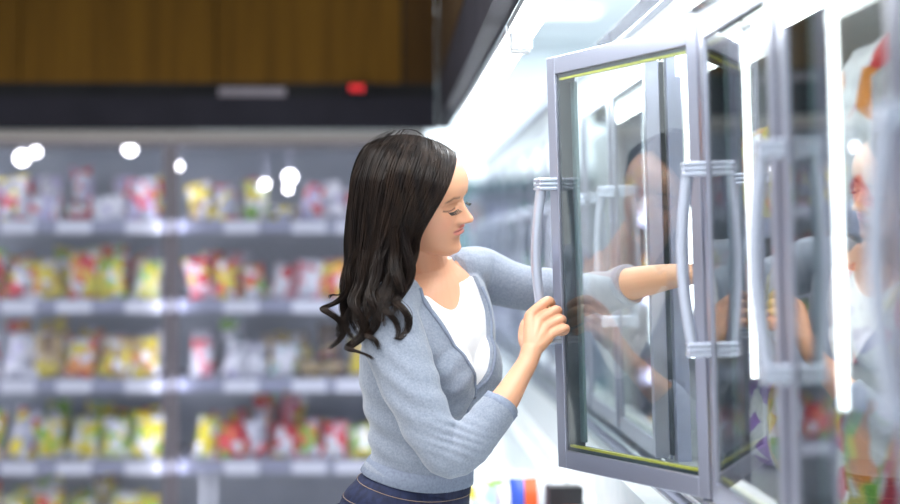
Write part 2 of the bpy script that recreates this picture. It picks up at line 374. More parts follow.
for (si, pa, pb, side, items) in rows:
    n = len(items)
    for k, (colr, kind) in enumerate(items):
        rr = random.Random(si*31+k*7+len(side))
        px = pa+(k+.5)*(pb-pa)/n+rr.uniform(-2, 2); x = px2x(px, 7.72); ww = (pb-pa)/n/F*7.7
        base = f'{ORD[k]} from left on {SN[si]}, {side} cooler door'
        gname = f'front packs on the {SN[si]} behind the {side} cooler door'
        hb = (.13, .18) if side == 'right' else (.16, .22)
        hh = {'bag': rr.uniform(*hb), 'box': rr.uniform(.08, .13), 'tray': .06}[kind]
        kn = {'bag': 'food bag', 'box': 'food carton', 'tray': 'food tray'}[kind]
        pack(kind, colr, (ww*rr.uniform(.85, 1.1) if kind == 'bag' else ww*.9, hh, .08 if kind == 'bag' else .16), (x, 7.69+rr.uniform(-.02, .01), SH[si]+.004),
             (rr.uniform(-.55, -.25) if kind == 'bag' else 0, rr.uniform(-.22, .22) if kind == 'bag' else 0, rr.uniform(-.2, .2)), si*31+k*7,
             f'{colr} {kn}, '+base, gname)
        if rr.random() < (.85 if side == 'left' else .55):   # one more standing behind
            c2 = items[(k+2) % n][0]
            pack('bag', c2, (ww*rr.uniform(.8, 1.05), rr.uniform(.16, .24), .09), (x+rr.uniform(-.03, .03), 7.95, SH[si]+.004), (-.12, rr.uniform(-.3, .3), rr.uniform(-.3, .3)), k,
                 f'{c2} bag behind {ORD[k]} front pack, {SN[si]}, {side} cooler door', 'packs standing behind on the shelves')

# ------------------------------------------------------------------ glass door freezer run on the right
PITCH = .637; HY = 3.255; LEAF = .603; ZB, ZT = 1.072, 1.893
def frame_bm():
    b = MB(); s = .036; X0, X1 = -.030, .0
    y0, y1 = .006, LEAF
    for (ya, yb, za, zb) in [(y0, y0+s, ZB, ZT), (y1-s, y1, ZB, ZT), (y0+s, y1-s, ZB, ZB+s), (y0+s, y1-s, ZT-s, ZT)]:
        b.box((X0, ya, za), (X1, yb, zb))
    # stepped inner lip
    t = .004
    for (ya, yb, za, zb) in [(y0+s, y0+s+t, ZB+s, ZT-s), (y1-s-t, y1-s, ZB+s, ZT-s), (y0+s, y1-s, ZB+s, ZB+s+t), (y0+s, y1-s, ZT-s-t, ZT-s)]:
        b.box((X0+.010, ya, za), (X1, yb, zb))
    return b
def gasket_bm():
    b = MB(); s = .036; y0, y1 = .006, LEAF; X0, X1 = -.0236, .010; g = .007
    b.box((X0, y0+.004, ZB+.004), (X1, y0+s+.010, ZT-.004)); b.box((X0, y1-s-.010, ZB+.004), (X1, y1-.004, ZT-.004))
    b.box((X0, y0+s, ZB+.004), (X1, y1-s, ZB+s+g)); b.box((X0, y0+s, ZT-s-g), (X1, y1-s, ZT-.004))
    return b
def spacer_bm():
    b = MB(); s = .036; y0, y1 = .006+s+.006, LEAF-s-.006
    b.box((-.0234, y0, ZB+s+.0075), (-.016, y1, ZB+s+.012)); b.box((-.0234, y0, ZT-s-.012), (-.016, y1, ZT-s-.0075)); return b
def seal_bm():
    b = MB(); s = .036; y1 = LEAF-s
    for k in range(3): b.box((.000+.0015*(k % 2), y1-.028+.008*k, ZB+s+.016), (.006+.002*(k % 2), y1-.028+.008*k+.007, ZT-s-.016))
    return b
def handle_bm():
    zt, zb = 1.640, 1.334; P = []
    for k in range(25):
        t = k/24; bow = math.sin(math.pi*t)
        P.append((-.058-.013*bow, LEAF-.022+.010*bow, zt+(zb-zt)*t))
    return MB().tube(P, .0105, 16)
def bracket_bm(z):
    b = MB(); yc = LEAF-.022
    b.box((-.066, yc-.013, z-.014), (-.028, yc+.013, z+.012))
    for k in range(3): b.box((-.070, yc-.016, z-.0125+.0085*k), (-.030, yc+.016, z-.0125+.0085*k+.0062))
    return b
def hinge_bm(z, s):
    b = MB(); b.box((-.012, .0, z), (.016, .06, z+.006*s)); b.tube([(0, .012, z-.004), (0, .012, z+.014*s)], .007, 10); return b
def make_door(root, y, ang, glass_m, unit_open=False):
    d = ob('door', cached('frame', lambda: frame_bm().mesh('door', M['alu'])), root, (0, y, 0), (0, 0, ang), bevel=.0035)
    ob('glass_pane', cached('g1', lambda: box((-.0260, .038, ZB+.034), (-.0240, LEAF-.034, ZT-.034)).mesh('glass_pane', M['glass'])), d)
    ob('gasket', cached('gk', lambda: gasket_bm().mesh('gasket', M['rubber'])), d)
    ob('spacer_bar', cached('sp', lambda: spacer_bm().mesh('spacer_bar', M['spacer'])), d)['label'] = 'yellow-green spacer lines'
    ob('seal_strip', cached('sl', lambda: seal_bm().mesh('seal_strip', M['seal'])), d)
    ob('handle', cached('hd', lambda: handle_bm().mesh('handle', M['alu_light'], True)), d)
    for z in (1.640, 1.334): ob('handle_bracket', cached(('br', z), lambda: bracket_bm(z).mesh('handle_bracket', M['alu_light'])), d, bevel=.002)
    for z, s in ((ZT+.002, 1), (ZB-.008, 1)): ob('hinge', cached(('hg', z), lambda: hinge_bm(z, s).mesh('hinge', M['chrome'])), d)
    return d
def freezer_unit(ya, nd_, label, angs={}, full=True):
    """ya: near end Y; doors hinge at near edge"""
    L = nd_*PITCH; lean = -.03
    root = tag(empty('glass_door_freezer', (.595+.025, ya, 0), (0, lean, 0)), label, 'freezer', None)
    def P(name, a, b, m_, par=None, **k): return mk(name, box(a, b), m_, par or root, **k)
    P('back_panel', (.50, 0, .03), (.53, L, 2.05), M['inner']); P('lower_body', (-.085, 0, .03), (.50, L, .858), M['white'])
    P('header', (.0, 0, 1.905), (.53, L, 2.03), M['white'], bevel=.006)
    P('light_bar', (.03, .03, 1.855), (.14, L-.03, 1.903), M['led_soft'])
    P('header_lip', (-.022, 0, 1.985), (.0, L, 2.03), M['alu_light'], bevel=.004)
    P('sill_core', (-.045, 0, .858), (.50, L, 1.0), M['white']); P('sill', (.012, 0, 1.0), (.50, L, 1.066), M['inner'])
    P('sill_rail', (-.02, 0, 1.030), (-.004, L, 1.046), M['chrome'], bevel=.002); P('sill_rail', (-.045, 0, 1.010), (-.032, L, 1.020), M['chrome'], bevel=.002)
    P('sill_strip', (-.032, 0, 1.000), (.012, L, 1.020), M['rail'])
    if angs: P('edge_strip', (-.031, 1.2, 1.0205), (-.006, 2.18, 1.0225), M['salmon'])['label'] = 'salmon pink strip'; P('sill_front', (-.09, 0, .86), (-.045, L, 1.016), M['liner'])
    for yy in (0, L-.02): P('end_panel', (.012, yy, 1.066), (.50, yy+.02, 1.905), M['white'])
    for k in range(nd_+1):
        y = k*PITCH; y0 = min(max(y-.028, 0), L-.056)
        p = P('mullion', (.012, y0+.006, 1.066), (.040, y0+.050, 1.905), M['rail'])
        if full: P('led_bar', (.049, y0+.022, 1.277), (.061, y0+.034, 1.838), M['led'], p)
    for z in (1.30, 1.55):
        s = P('shelf', (.10, .03, z-.012), (.49, L-.03, z), M['inner'])
        if full:
            for k in range(nd_): P('price_rail', (.088, k*PITCH+.04, z-.030), (.099, (k+1)*PITCH-.04, z+.004), M['rail'], s)
    for k in range(nd_):
        make_door(root, k*PITCH, angs.get(k, 0), M['glass'])
    return root
OPEN = R(20.6)
Y0 = HY-3*PITCH
u1 = freezer_unit(Y0, 5, 'near glass-door freezer whose one door stands ajar in the woman\'s hand', {3: OPEN})
u2 = freezer_unit(Y0+5*PITCH+.01, 5, 'closed glass-door freezer directly beyond the one she opens', {}, True)
u3 = freezer_unit(Y0+10*PITCH+.02, 5, 'farthest closed glass-door freezer, at the end of the aisle', {}, False)
# door closer above the hinge of the open door
dc = mk('door_closer', MB().tube([tuple(W(683, 12, 3.24)), tuple(W(690, 11, 3.2))], .0028, 8).tube([tuple(W(690, 11, 3.2)), tuple(W(697, 7, 3.16)), tuple(W(728, -14, 2.98))], [.004, .011, .011], 14), M['chrome'], None, True)
dc.parent = u1; dc.matrix_parent_inverse = (Matrix.Translation(u1.location) @ u1.rotation_euler.to_matrix().to_4x4()).inverted()

# packs inside the freezer (world y, shelf z)
def fx(z, x=.2): return .620+x-.03*z
inside = [
 ('purple', 'bag', 4.30, 1.07, (.22, .17, .09), 'deep purple bag low in the freezer, beyond the pillar behind the open door'),
 ('yellow', 'bag', 3.93, 1.55, (.16, .20, .09), 'yellow bag on the top shelf right behind the pillar at the open door'),
 ('turquoise and white', 'bag', 3.36, 1.55, (.18, .20, .09), 'turquoise and white bag on the top shelf near the open door hinge'),
 ('red and yellow', 'bag', 3.26, 1.30, (.18, .17, .09), 'red and yellow bag on the middle shelf near the open door hinge'),
 ('lavender', 'bag', 2.58, 1.30, (.18, .18, .09), 'lavender bag on the middle shelf at the third handle'),
 ('brown', 'bag', 4.28, 1.55, (.24, .26, .09), 'large brown bag on the top shelf beyond the pillar behind the open door'),
 ('yellow and green', 'bag', 4.30, 1.30, (.22, .19, .09), 'yellow and green bag on the middle shelf beyond the pillar'),
 ('purple', 'bag', 3.74, 1.07, (.20, .20, .09), 'purple plastic bag on the freezer sill shelf behind the open door'),
 ('yellow and green', 'bag', 3.50, 1.07, (.20, .20, .09), 'yellow and green bag low in the freezer near the open door hinge'),
 ('orange', 'bag', 3.30, 1.07, (.20, .21, .09), 'orange bag low in the freezer beside the second handle'),
 ('mixed grey', 'bag', 3.10, 1.07, (.18, .20, .09), 'grey printed bag low behind the second door'),
 ('green', 'bag', 2.88, 1.07, (.22, .21, .09), 'green and orange bag low behind the second door'),
 ('orange', 'bag', 2.66, 1.07, (.20, .18, .09), 'orange printed bag low behind the third handle'),
 ('pale cyan', 'bag', 2.47, 1.07, (.22, .16, .12), 'pale cyan bag low behind the third door'),
 ('light green', 'bag', 2.28, 1.07, (.22, .21, .10), 'light green vegetable bag low behind the third door, nearest the right edge'),
 ('orange', 'bag', 2.04, 1.07, (.22, .22, .10), 'orange and yellow vegetable bag at the lower right corner'),
 ('yellow', 'bag', 3.72, 1.30, (.20, .18, .09), 'yellow bag on the middle shelf behind the open door'),
 ('light green', 'bag', 3.48, 1.30, (.20, .17, .09), 'light green bag on the middle shelf behind the open door'),
 ('white', 'bag', 3.05, 1.30, (.18, .18, .09), 'white bag on the middle shelf behind the second door'),
 ('mixed grey', 'bag', 2.80, 1.30, (.18, .17, .09), 'grey bag on the middle shelf behind the second door'),
 ('brown', 'bag', 2.35, 1.30, (.20, .18, .09), 'tan bag on the middle shelf behind the third door'),
 ('white', 'bag', 2.12, 1.30, (.20, .18, .09), 'white bag on the middle shelf behind the third door'),
 ('brown', 'bag', 3.60, 1.55, (.22, .20, .09), 'brown bag on the top shelf behind the open door'),
 ('orange dotted', 'bag', 3.03, 1.55, (.22, .28, .09), 'tall white bag with orange and red dots on the top shelf behind the second door'),
 ('black', 'box', 2.76, 1.55, (.24, .22, .10), 'dark box on the top shelf behind the second door'),
 ('brown', 'bag', 2.42, 1.55, (.22, .22, .09), 'tan bag on the top shelf behind the third door'),
 ('orange dotted', 'bag', 2.14, 1.55, (.22, .27, .09), 'short dotted white bag on the top shelf behind the third door'),
]
for i, (c_, k_, y_, z_, s_, lb) in enumerate(inside):
    pack(k_, c_, s_, (fx(z_, .17 if z_ < 1.2 else .21), y_, z_+.004), (0, .06, R(90)+.1*math.sin(i*2.3)), i*3, lb, 'packs inside the near freezer')

# ------------------------------------------------------------------ low chest freezer along the run
cf = tag(empty('chest_freezer', (.335, 8, 0)), 'long low white open-top chest freezer running below the glass doors', 'freezer')
xa, xb, ya, yb, zr = -.15, .155, -5.6, 4.55, .86
mk('body', MB().box((xa, ya, .05), (xb, yb, .66)), M['white'], cf, bevel=.004)
mk('liner', MB().box((xa, ya, .66), (xa+.03, yb, zr-.02)).box((xb-.03, ya, .66), (xb, yb, zr-.02)).box((xa+.03, ya, .66), (xb-.03, ya+.03, zr-.02)).box((xa+.03, yb-.03, .66), (xb-.03, yb, zr-.02)).box((xa+.03, ya+.03, .66), (xb-.03, yb-.03, .70)), M['liner'], cf)
mk('rim', MB().box((xa-.01, ya-.01, zr-.02), (xa+.035, yb, zr)).box((xb-.035, ya-.01, zr-.02), (xb+.01, yb, zr)).box((xa+.035, ya-.01, zr-.02), (xb-.035, ya+.035, zr)).box((xa+.035, yb-.035, zr-.02), (xb-.035, yb, zr)), M['white'], cf, bevel=.005)
for k in range(1, 9): mk('divider', box((xa+.03, ya+k*1.2, .70), (xb-.03, ya+k*1.2+.012, .80)), M['liner'], cf)
mk('plinth', box((xa+.03, ya+.05, 0), (xb-.03, yb-.05, .05)), M['black'], cf)
def cpos(px, Y, z=.702): x = px2x(px, Y); return (x, Y, z)
chest = [
 ('blue orange', 'bag', 531, 4.92, (.115, .205, .07), 0, 'upright bag with orange and blue print in the chest freezer'),
 ('plain black', 'box', 563, 4.76, (.085, .205, .06), .1, 'black carton in the chest freezer beside the orange and blue bag'),
 ('plain red orange', 'bag', 567, 4.58, (.07, .180, .06), .2, 'small red-orange bag in front of the black carton in the chest freezer'),
 ('white', 'bag', 510, 5.10, (.10, .165, .07), -.1, 'white bag left of the orange and blue bag in the chest freezer'),
 ('turquoise and white', 'bag', 492, 5.30, (.09, .155, .06), .2, 'turquoise and white bag toward the woman in the chest freezer'),
 ('yellow', 'bag', 476, 5.40, (.06, .125, .05), .1, 'yellow printed bag nearest the woman in the chest freezer'),
 ('white', 'bag', 546, 4.52, (.08, .160, .06), .3, 'white bag at the bottom edge below the black carton in the chest freezer'),
]
for i, (c_, k_, px, Y, s_, a, lb) in enumerate(chest):
    pack(k_, c_, s_, cpos(px, Y), (0, .1*math.sin(i*3), a), i*5, lb, 'packs in the chest freezer')

# ------------------------------------------------------------------ end-of-aisle display case
ec = tag(empty('display_case', (.1, 12.9, 0)), 'pale display case with teal-framed glass front, far behind her face', 'display case')
mk('body', box((-1.4, .02, .0), (1.0, .6, .5)), M['white'], ec); mk('back_panel', box((-1.4, .55, .5), (1.0, .6, 2.0)), M['wall'], ec)
mk('canopy', MB().add([(-1.4, -.25, 2.02), (1.0, -.25, 2.02), (1.0, .6, 2.55), (-1.4, .6, 2.55), (-1.4, -.25, 1.96), (1.0, -.25, 1.96), (1.0, .6, 1.96), (-1.4, .6, 1.96)], [(0,1,2,3), (4,7,6,5), (0,4,5,1), (1,5,6,2), (2,6,7,3), (3,7,4,0)]), M['wall'], ec)
fr = MB(); 
for x in (-1.4, -.8, -.2, .4, .94): fr.box((x, -.02, .5), (x+.05, .02, 1.9))
fr.box((-1.4, -.02, 1.9), (1.0, .02, 1.96)); fr.box((-1.4, -.02, .5), (1.0, .02, .55))
mk('frame', fr, M['teal'], ec); mk('glass_pane', box((-1.35, -.004, .55), (.94, .004, 1.9)), M['glass_back'], ec)
for z in (.9, 1.25, 1.6): mk('shelf', box((-1.38, .05, z-.02), (.98, .54, z)), M['white'], ec)
k = 0
for z in (.9, 1.25, 1.6):
    for j in range(5):
        c_ = ['light green', 'white', 'yellow', 'turquoise and white', 'lavender'][(j*2+k) % 5]; k += 1
        pack('bag', c_, (.2, .2, .1), (.02+j*.2-.1, 13.1, z), (0, 0, .1*j), j, f'hazy {c_} bag, {ORD[j]} on {["lower", "middle", "upper"][[.9,1.25,1.6].index(z)]} shelf of far display case', 'bags in the far display case')

# ------------------------------------------------------------------ the woman
woman = tag(empty('woman', (.02, 3.88, 0)), 'woman in grey cardigan and jeans with long dark hair, pulling a freezer door open', 'person')
woman.name = 'person'
def wpart(name, me, par=None):
    o = ob(name, me, par or woman)
    o.location = -Vector(woman.location) if par is None else (0, 0, 0)
    return o
V = Vector
def remesh(mb, vox, smooth=3, name='tmp', fac=.5):
    me = mb.mesh(name); o = bpy.data.objects.new('tmp', me); C.objects.link(o)
    m_ = o.modifiers.new('r', 'REMESH'); m_.mode = 'VOXEL'; m_.voxel_size = vox
    if smooth: s_ = o.modifiers.new('s', 'SMOOTH'); s_.factor = fac; s_.iterations = smooth
    dg_ = bpy.context.evaluated_depsgraph_get(); out = bpy.data.meshes.new_from_object(o.evaluated_get(dg_))
    bpy.data.objects.remove(o); bpy.data.meshes.remove(me); out.name = name
    return out
def coords(me):
    a = np.empty(len(me.vertices)*3, np.float32); me.vertices.foreach_get('co', a); return a.reshape(-1, 3).astype(float)
def normals(me):
    a = np.empty(len(me.vertices)*3, np.float32); me.vertices.foreach_get('normal', a); return a.reshape(-1, 3).astype(float)
def setco(me, a): me.vertices.foreach_set('co', a.astype(np.float32).ravel()); me.update()
def boolean(me, cutter_mb, name):
    o = bpy.data.objects.new('a', me); C.objects.link(o); c = bpy.data.objects.new('b', cutter_mb.mesh('cut')); C.objects.link(c)
    bm_ = bmesh.new(); bm_.from_mesh(c.data); bmesh.ops.recalc_face_normals(bm_, faces=bm_.faces); bm_.to_mesh(c.data); bm_.free()
    m_ = o.modifiers.new('x', 'BOOLEAN'); m_.operation = 'DIFFERENCE'; m_.object = c; m_.solver = 'EXACT'
    dg_ = bpy.context.evaluated_depsgraph_get(); out = bpy.data.meshes.new_from_object(o.evaluated_get(dg_))
    bpy.data.objects.remove(o); bpy.data.objects.remove(c); out.name = name; return out

U0 = V((.555, .83, 0)).normalized(); F0 = V((.83, -.555, 0)).normalized()
# torso rings: z offset, centre px, lateral, depth, tilt (z of lateral axis)
TR = [(-.66, 397, .158, .108, 0, 0), (-.58, 398, .158, .108, 0, -.05), (-.52, 403, .148, .100, 0, -.16), (-.475, 415, .128, .084, .0, -.26), (-.43, 422, .111, .074, .0, -.24), (-.37, 421, .112, .076, .02, -.18),
      (-.31, 422, .124, .088, .05, -.10), (-.25, 426, .142, .100, .09, -.05), (-.19, 429, .150, .103, .13, 0), (-.14, 429, .154, .092, .17, 0),
      (-.10, 428, .147, .078, .20, 0), (-.07, 427, .120, .068, .22, 0), (-.045, 426, .075, .058, .22, 0), (-.02, 424, .055, .052, .15, 0)]
def tring(t, inf=0.0, n=40):
    z, px, a, b, tl, ft = t; Yc = 3.855; c = V(((px-385)*Yc/F, Yc, H+z))
    u = (U0+V((0, 0, tl))).normalized(); f = F0+V((0, 0, ft)); out = []
    a += inf; b += inf
    for k in range(n):
        q = 2*math.pi*k/n; cs, sn = math.cos(q), math.sin(q); e = .85
        out.append(c+u*(a*math.copysign(abs(cs)**e, cs))+f*(b*math.copysign(abs(sn)**e, sn)))
    return out
def torso_mb(mb, inf=0.0, lo=0, hi=14, bust=True):
    pts = [tuple(t) for t in TR[lo:hi]]
    dense = [tuple(x) for x in cr(pts, 3)]
    mb.loft([tring(t, inf) for t in dense])
    if bust:
        c = V(((428-385)*3.855/F, 3.855, H-.245))
        for s in (-1, 1):
            p = c+U0*(s*.050)+F0*.056+V((0, 0, s*.006)); mb.ball(p, (.068+inf, .068+inf, .080+inf), 20, 12)
    return mb
# arm joints (x,y,z,r)
def wj(px, py, Y, r): p = W(px, py, Y); return (p.x, p.y, p.z, r)
nsh = wj(388, 318, 3.715, .054)
NARM = [wj(400, 300, 3.76, .045), nsh, wj(398, 352, 3.69, .053), wj(415, 396, 3.655, .048), wj(434, 435, 3.63, .041), wj(451, 456, 3.62, .036),
        wj(474, 438, 3.625, .036), wj(502, 404, 3.645, .029), wj(517, 380, 3.67, .023), wj(527, 363, 3.69, .0205), wj(531, 352, 3.70, .021)]
FARM = [(.155, 3.94, H-.045, .045), (.20, 4.0, H-.052, .050), (.27, 3.99, H-.075, .043), (.36, 3.97, H-.088, .040), (.43, 3.945, H-.092, .037), (.462, 3.915, H-.086, .036),
        (.50, 3.865, H-.070, .034), (.56, 3.79, H-.055, .027), (.605, 3.735, H-.048, .021), (.63, 3.71, H-.050, .020)]
def limb(mb, J, inf=0.0, n=20, sub=4, lo=0, hi=None):
    D = cr(J[lo:hi], sub); mb.tube([tuple(d[:3]) for d in D], [max(.005, d[3]+inf) for d in D], n)
    for d in (D[0], D[-1]): mb.ball(tuple(d[:3]), d[3]+inf, 14, 9)
    return mb
# ---- head
al, pp, ro = R(25), R(10), R(20)
Fh = V((math.cos(al)*math.cos(pp), -math.sin(al)*math.cos(pp), -math.sin(pp)))
Uh0 = V((math.sin(pp)*math.cos(al), -math.sin(pp)*math.sin(al), math.cos(pp))); Lh0 = Uh0.cross(Fh)
Lh = Lh0*math.cos(ro)+Uh0*math.sin(ro); Uh = Uh0*math.cos(ro)-Lh0*math.sin(ro)
NT = W(473.5, 219.5, 3.715); HO = NT-Fh*.117-Uh*.085     # origin: ear axis x=0, chin z=0
def hl(x, y, z): return HO+Fh*x+Lh*y+Uh*z
HM = np.array([list(Fh), list(Lh), list(Uh)])
def interp(z, tab): return np.interp(z, [t[0] for t in tab], [t[1] for t in tab])
XF = [(0, .066), (.006, .080), (.016, .086), (.03, .083), (.045, .086), (.06, .089), (.08, .089), (.10, .087), (.118, .088), (.135, .095), (.15, .096), (.17, .091), (.19, .076), (.207, .052), (.218, .025), (.225, .004)]
XB = [(0, .028), (.02, -.010), (.04, -.040), (.06, -.062), (.08, -.078), (.10, -.090), (.12, -.097), (.14, -.099), (.16, -.096), (.18, -.085), (.20, -.064), (.215, -.036), (.225, -.008)]
WD = [(0, .012), (.008, .024), (.02, .036), (.035, .046), (.05, .053), (.07, .061), (.09, .066), (.11, .070), (.13, .0735), (.15, .074), (.17, .070), (.19, .060), (.207, .044), (.218, .026), (.225, .008)]
def head_mb(mb):
    n = 160; nz = 130; rings = []
    for i in range(nz):
        z = .0005+.2243*i/(nz-1)
        # smooth table
        zs = np.linspace(z-.005, z+.005, 5); xf = float(np.mean(interp(zs, XF))); xb = float(np.mean(interp(zs, XB))); wd = float(np.mean(interp(zs, WD)))
        xc = .012+.0*z; xc = min(max(xc, xb+.01), xf-.01)
        r = []
        for k in range(n):
            q = 2*math.pi*k/n; cs, sn = math.cos(q), math.sin(q)
            y = wd*math.copysign(abs(sn)**.92, sn)
            if cs >= 0:
                x = xc+(xf-xc)*abs(cs)**.78
                ay = abs(y); g = lambda v, c, s: math.exp(-((v-c)/s)**2)
                fr_ = ease(0, .5, cs)
                d = 0
                if z > .070:     # nose
                    t = min(1, max(0, (.124-z)/.036)); hgt = (.003+.0255*t**1.15)*ease(.070, .081, z)*(1-ease(.118, .134, z)*.9)
                    d += hgt*math.exp(-(abs(y)/(.0072+.0050*t))**2.3)
                    d += .0075*g(z, .080, .0065)*g(ay, .0135, .0055)            # nostril wings
                d += -.0105*g(ay, .031, .014)*g(z, .114, .0095)                 # sockets
                d += .0075*g(ay, .031, .0105)*g(z, .1115, .0075)                # lids over the eyeball
                d += -.0022*g(ay, .031, .013)*g(z, .1070, .0016)
                d += .0030*g(ay, .030, .017)*g(z, .1290, .0050)                 # brow ridge
                lipw = .020
                d += .0072*g(z, .0650, .0042)*math.exp(-(ay/lipw)**4)*(1-.18*g(ay, 0, .003))
                d += .0078*g(z, .0535, .0046)*math.exp(-(ay/(lipw*.85))**4)
                d += -.0032*g(z, .0592, .0014)*math.exp(-(ay/(lipw*1.15))**6)
                d += -.0030*g(z, .0430, .0050)*g(ay, 0, .018)
                d += .0055*g(z, .0190, .011)*g(ay, 0, .018)                     # chin
                d += -.0013*g(z, .0735, .005)*g(ay, 0, .0035)
                d += .0040*g(z, .086, .017)*g(ay, .040, .016)                   # cheeks
                x += d*fr_
            else: x = xc+(xc-xb)*-(abs(cs)**.85)
            r.append(hl(x, y, z))
        rings.append(r)
    mb.loft(rings)
body = MB()
torso_mb(body)
head_mb(body)
nk0 = V(((424-385)*3.86/F, 3.862, H-.055)); nk1 = hl(-.022, 0, .060); nk2 = hl(-.028, 0, .10)
body.tube([tuple(x[:3]) for x in cr([tuple(nk0)+(0,), tuple((nk0*.5+nk1*.5)+F0*.004)+(0,), tuple(nk1)+(0,), tuple(nk2)+(0,)], 4)], [.060, .056, .053, .052, .0515, .051, .0505, .051, .052, .053, .053, .052, .05], 24)
limb(body, NARM); limb(body, FARM)
# near hand on the handle: MCP, PIP, DIP, tip per finger
wr_ = V(NARM[-1][:3])
def fing(mb, pts, rs): 
    D = cr([tuple(p)+(r,) for p, r in zip(pts, rs)], 5); mb.tube([tuple(d[:3]) for d in D], [d[3] for d in D], 14)
    mb.ball(tuple(D[-1][:3]), D[-1][3]*1.0, 12, 8); mb.ball(tuple(D[0][:3]), D[0][3], 12, 8)
NF = [[(530, 315, 3.735), (548, 301, 3.747), (551, 305, 3.775), (541, 309, 3.795)],
      [(538, 321, 3.729), (556.5, 310, 3.738), (557, 314, 3.768), (547, 317, 3.790)],
      [(545, 328, 3.724), (561.5, 319, 3.729), (561, 323, 3.757), (551, 325, 3.780)],
      [(549, 336, 3.720), (565.5, 328, 3.718), (564, 332, 3.742), (554, 333, 3.765)]]
FRr = [(.0108, .0100, .0088, .0078), (.0108, .0098, .0088, .0078), (.0102, .0092, .0082, .0074), (.0094, .0084, .0074, .0066)]
for f, rs in zip(NF, FRr):
    pts = [W(*p) for p in f]; mid = pts[0]*.5+pts[1]*.5+V((-.001, -.003, .0015))
    fing(body, [pts[0], mid, pts[1], pts[2], pts[3]], [rs[0], rs[0]*.93, rs[1], rs[2], rs[3]])
    D = cr([tuple(wr_)+(.0165,), tuple(wr_*.5+pts[0]*.5+V((0, -.002, 0)))+(.0150,), tuple(pts[0])+(.0120,)], 4); body.tube([tuple(d[:3]) for d in D], [d[3] for d in D], 14)
pa_ = wr_*.55+W(538, 325, 3.735)*.45; body.ball(pa_, (.020, .014, .030), 16, 10)
fing(body, [wr_+V((-.006, .012, .010)), W(524, 338, 3.745), W(525, 325, 3.772), W(532, 316, 3.795)], [.014, .0125, .0105, .0090])   # thumb behind the handle
# far hand, reaching into the freezer
fw = V(FARM[-1][:3])
for k, (dz, ln) in enumerate([(.024, .95), (.008, 1.0), (-.010, .95), (-.026, .82)]):
    m0 = fw+V((.055, -.025, dz-.012)); m1 = m0+V((.034*ln, -.006, .002)); m2 = m1+V((.012, .018, -.002)); m3 = m2+V((-.010, .016, 0))
    fing(body, [m0, m1, m2, m3], [.0102, .0095, .0086, .0076])
    body.tube([tuple(fw), tuple(fw*.5+m0*.5), tuple(m0)], [.016, .0145, .0115], 14)
fing(body, [fw+V((.012, .010, .010)), fw+V((.045, .012, .020)), fw+V((.070, .016, .016)), fw+V((.082, .010, .006))], [.013, .0115, .010, .0085])
# legs (inside the jeans)
hipc = V(((396-385)*3.855/F, 3.855, .90))
LEGS = []
for s in (-1, 1):
    h = hipc+U0*(s*.085); kn_ = V((-.015, 3.86, .50))+U0*(s*.085); an = V((-.04, 3.86, .10))+U0*(s*.085)
    LEGS.append([tuple(h+V((0, 0, .02)))+(.088,), tuple(h*.6+kn_*.4)+(.078,), tuple(kn_)+(.058,), tuple(kn_*.6+an*.4)+(.054,), tuple(an)+(.040,)])
    limb(body, LEGS[-1], -.012)
bme = remesh(body, .0022, 2, 'body', .45)
co = coords(bme); lc = (co-np.array(HO)) @ HM.T     # head-local
g = lambda v, c, s: np.exp(-((v-c)/s)**2)
x_, y_, z_ = lc[:, 0], lc[:, 1], lc[:, 2]; ay = np.abs(y_); front = (x_ > .05) & (z_ > -.01) & (z_ < .24)
skin = np.tile(np.array([.68, .355, .22]), (len(co), 1))
def blend(mask, col):
    global skin
    skin = skin*(1-mask[:, None])+np.array(col)*mask[:, None]
blend(.35*front*g(ay, .042, .020)*g(z_, .082, .02), (.78, .32, .24))
lipcut = .0225*(1-((z_-.0585)/.0125)**2)
lm = front*np.clip((lipcut-ay)/.003+.5, 0, 1)*(np.abs(z_-.0585) < .0125)
blend(.85*lm, (.66, .22, .20)); blend(.8*front*g(z_, .0590, .0011)*(ay < .021), (.28, .07, .06))
bz = .1310+.004*np.clip((ay-.012)/.02, 0, 1)-.006*np.clip((ay-.034)/.014, 0, 1)
blend(.88*front*np.exp(-((z_-bz)/.0027)**2)*np.clip((ay-.011)/.004, 0, 1)*np.clip((.051-ay)/.006, 0, 1), (.08, .04, .025))
blend(.30*front*g(ay, .031, .013)*g(z_, .1165, .006), (.42, .22, .15))
lz = .1068+.0022*((ay-.031)/.013)**2
blend(.95*front*np.exp(-((z_-lz)/.0017)**2)*(np.abs(ay-.031) < .0145), (.02, .012, .012))
blend(.5*front*g(ay, .0085, .0032)*g(z_, .0755, .0022), (.25, .08, .06))
scalp = (x_ < .05)*(z_ > .10)*(z_ < .24); blend(scalp.astype(float), (.03, .018, .013))
at = bme.color_attributes.new('tone', 'FLOAT_COLOR', 'POINT'); at.data.foreach_set('color', np.hstack([skin, np.ones((len(co), 1))]).astype(np.float32).ravel())
ms = mat('skin', (.66, .34, .21), .42, Subsurface_Weight=.12, Subsurface_Scale=.02); bsdf(ms).inputs['Subsurface Radius'].default_value = (1, .35, .2)
an_ = nd(ms, 'ShaderNodeAttribute'); an_.attribute_name = 'tone'; lk(ms, an_.outputs['Color'], bsdf(ms).inputs['Base Color']); bump(ms, 220, .10, .0006)
bme.materials.append(ms); bme.shade_smooth(); wpart('body', bme)
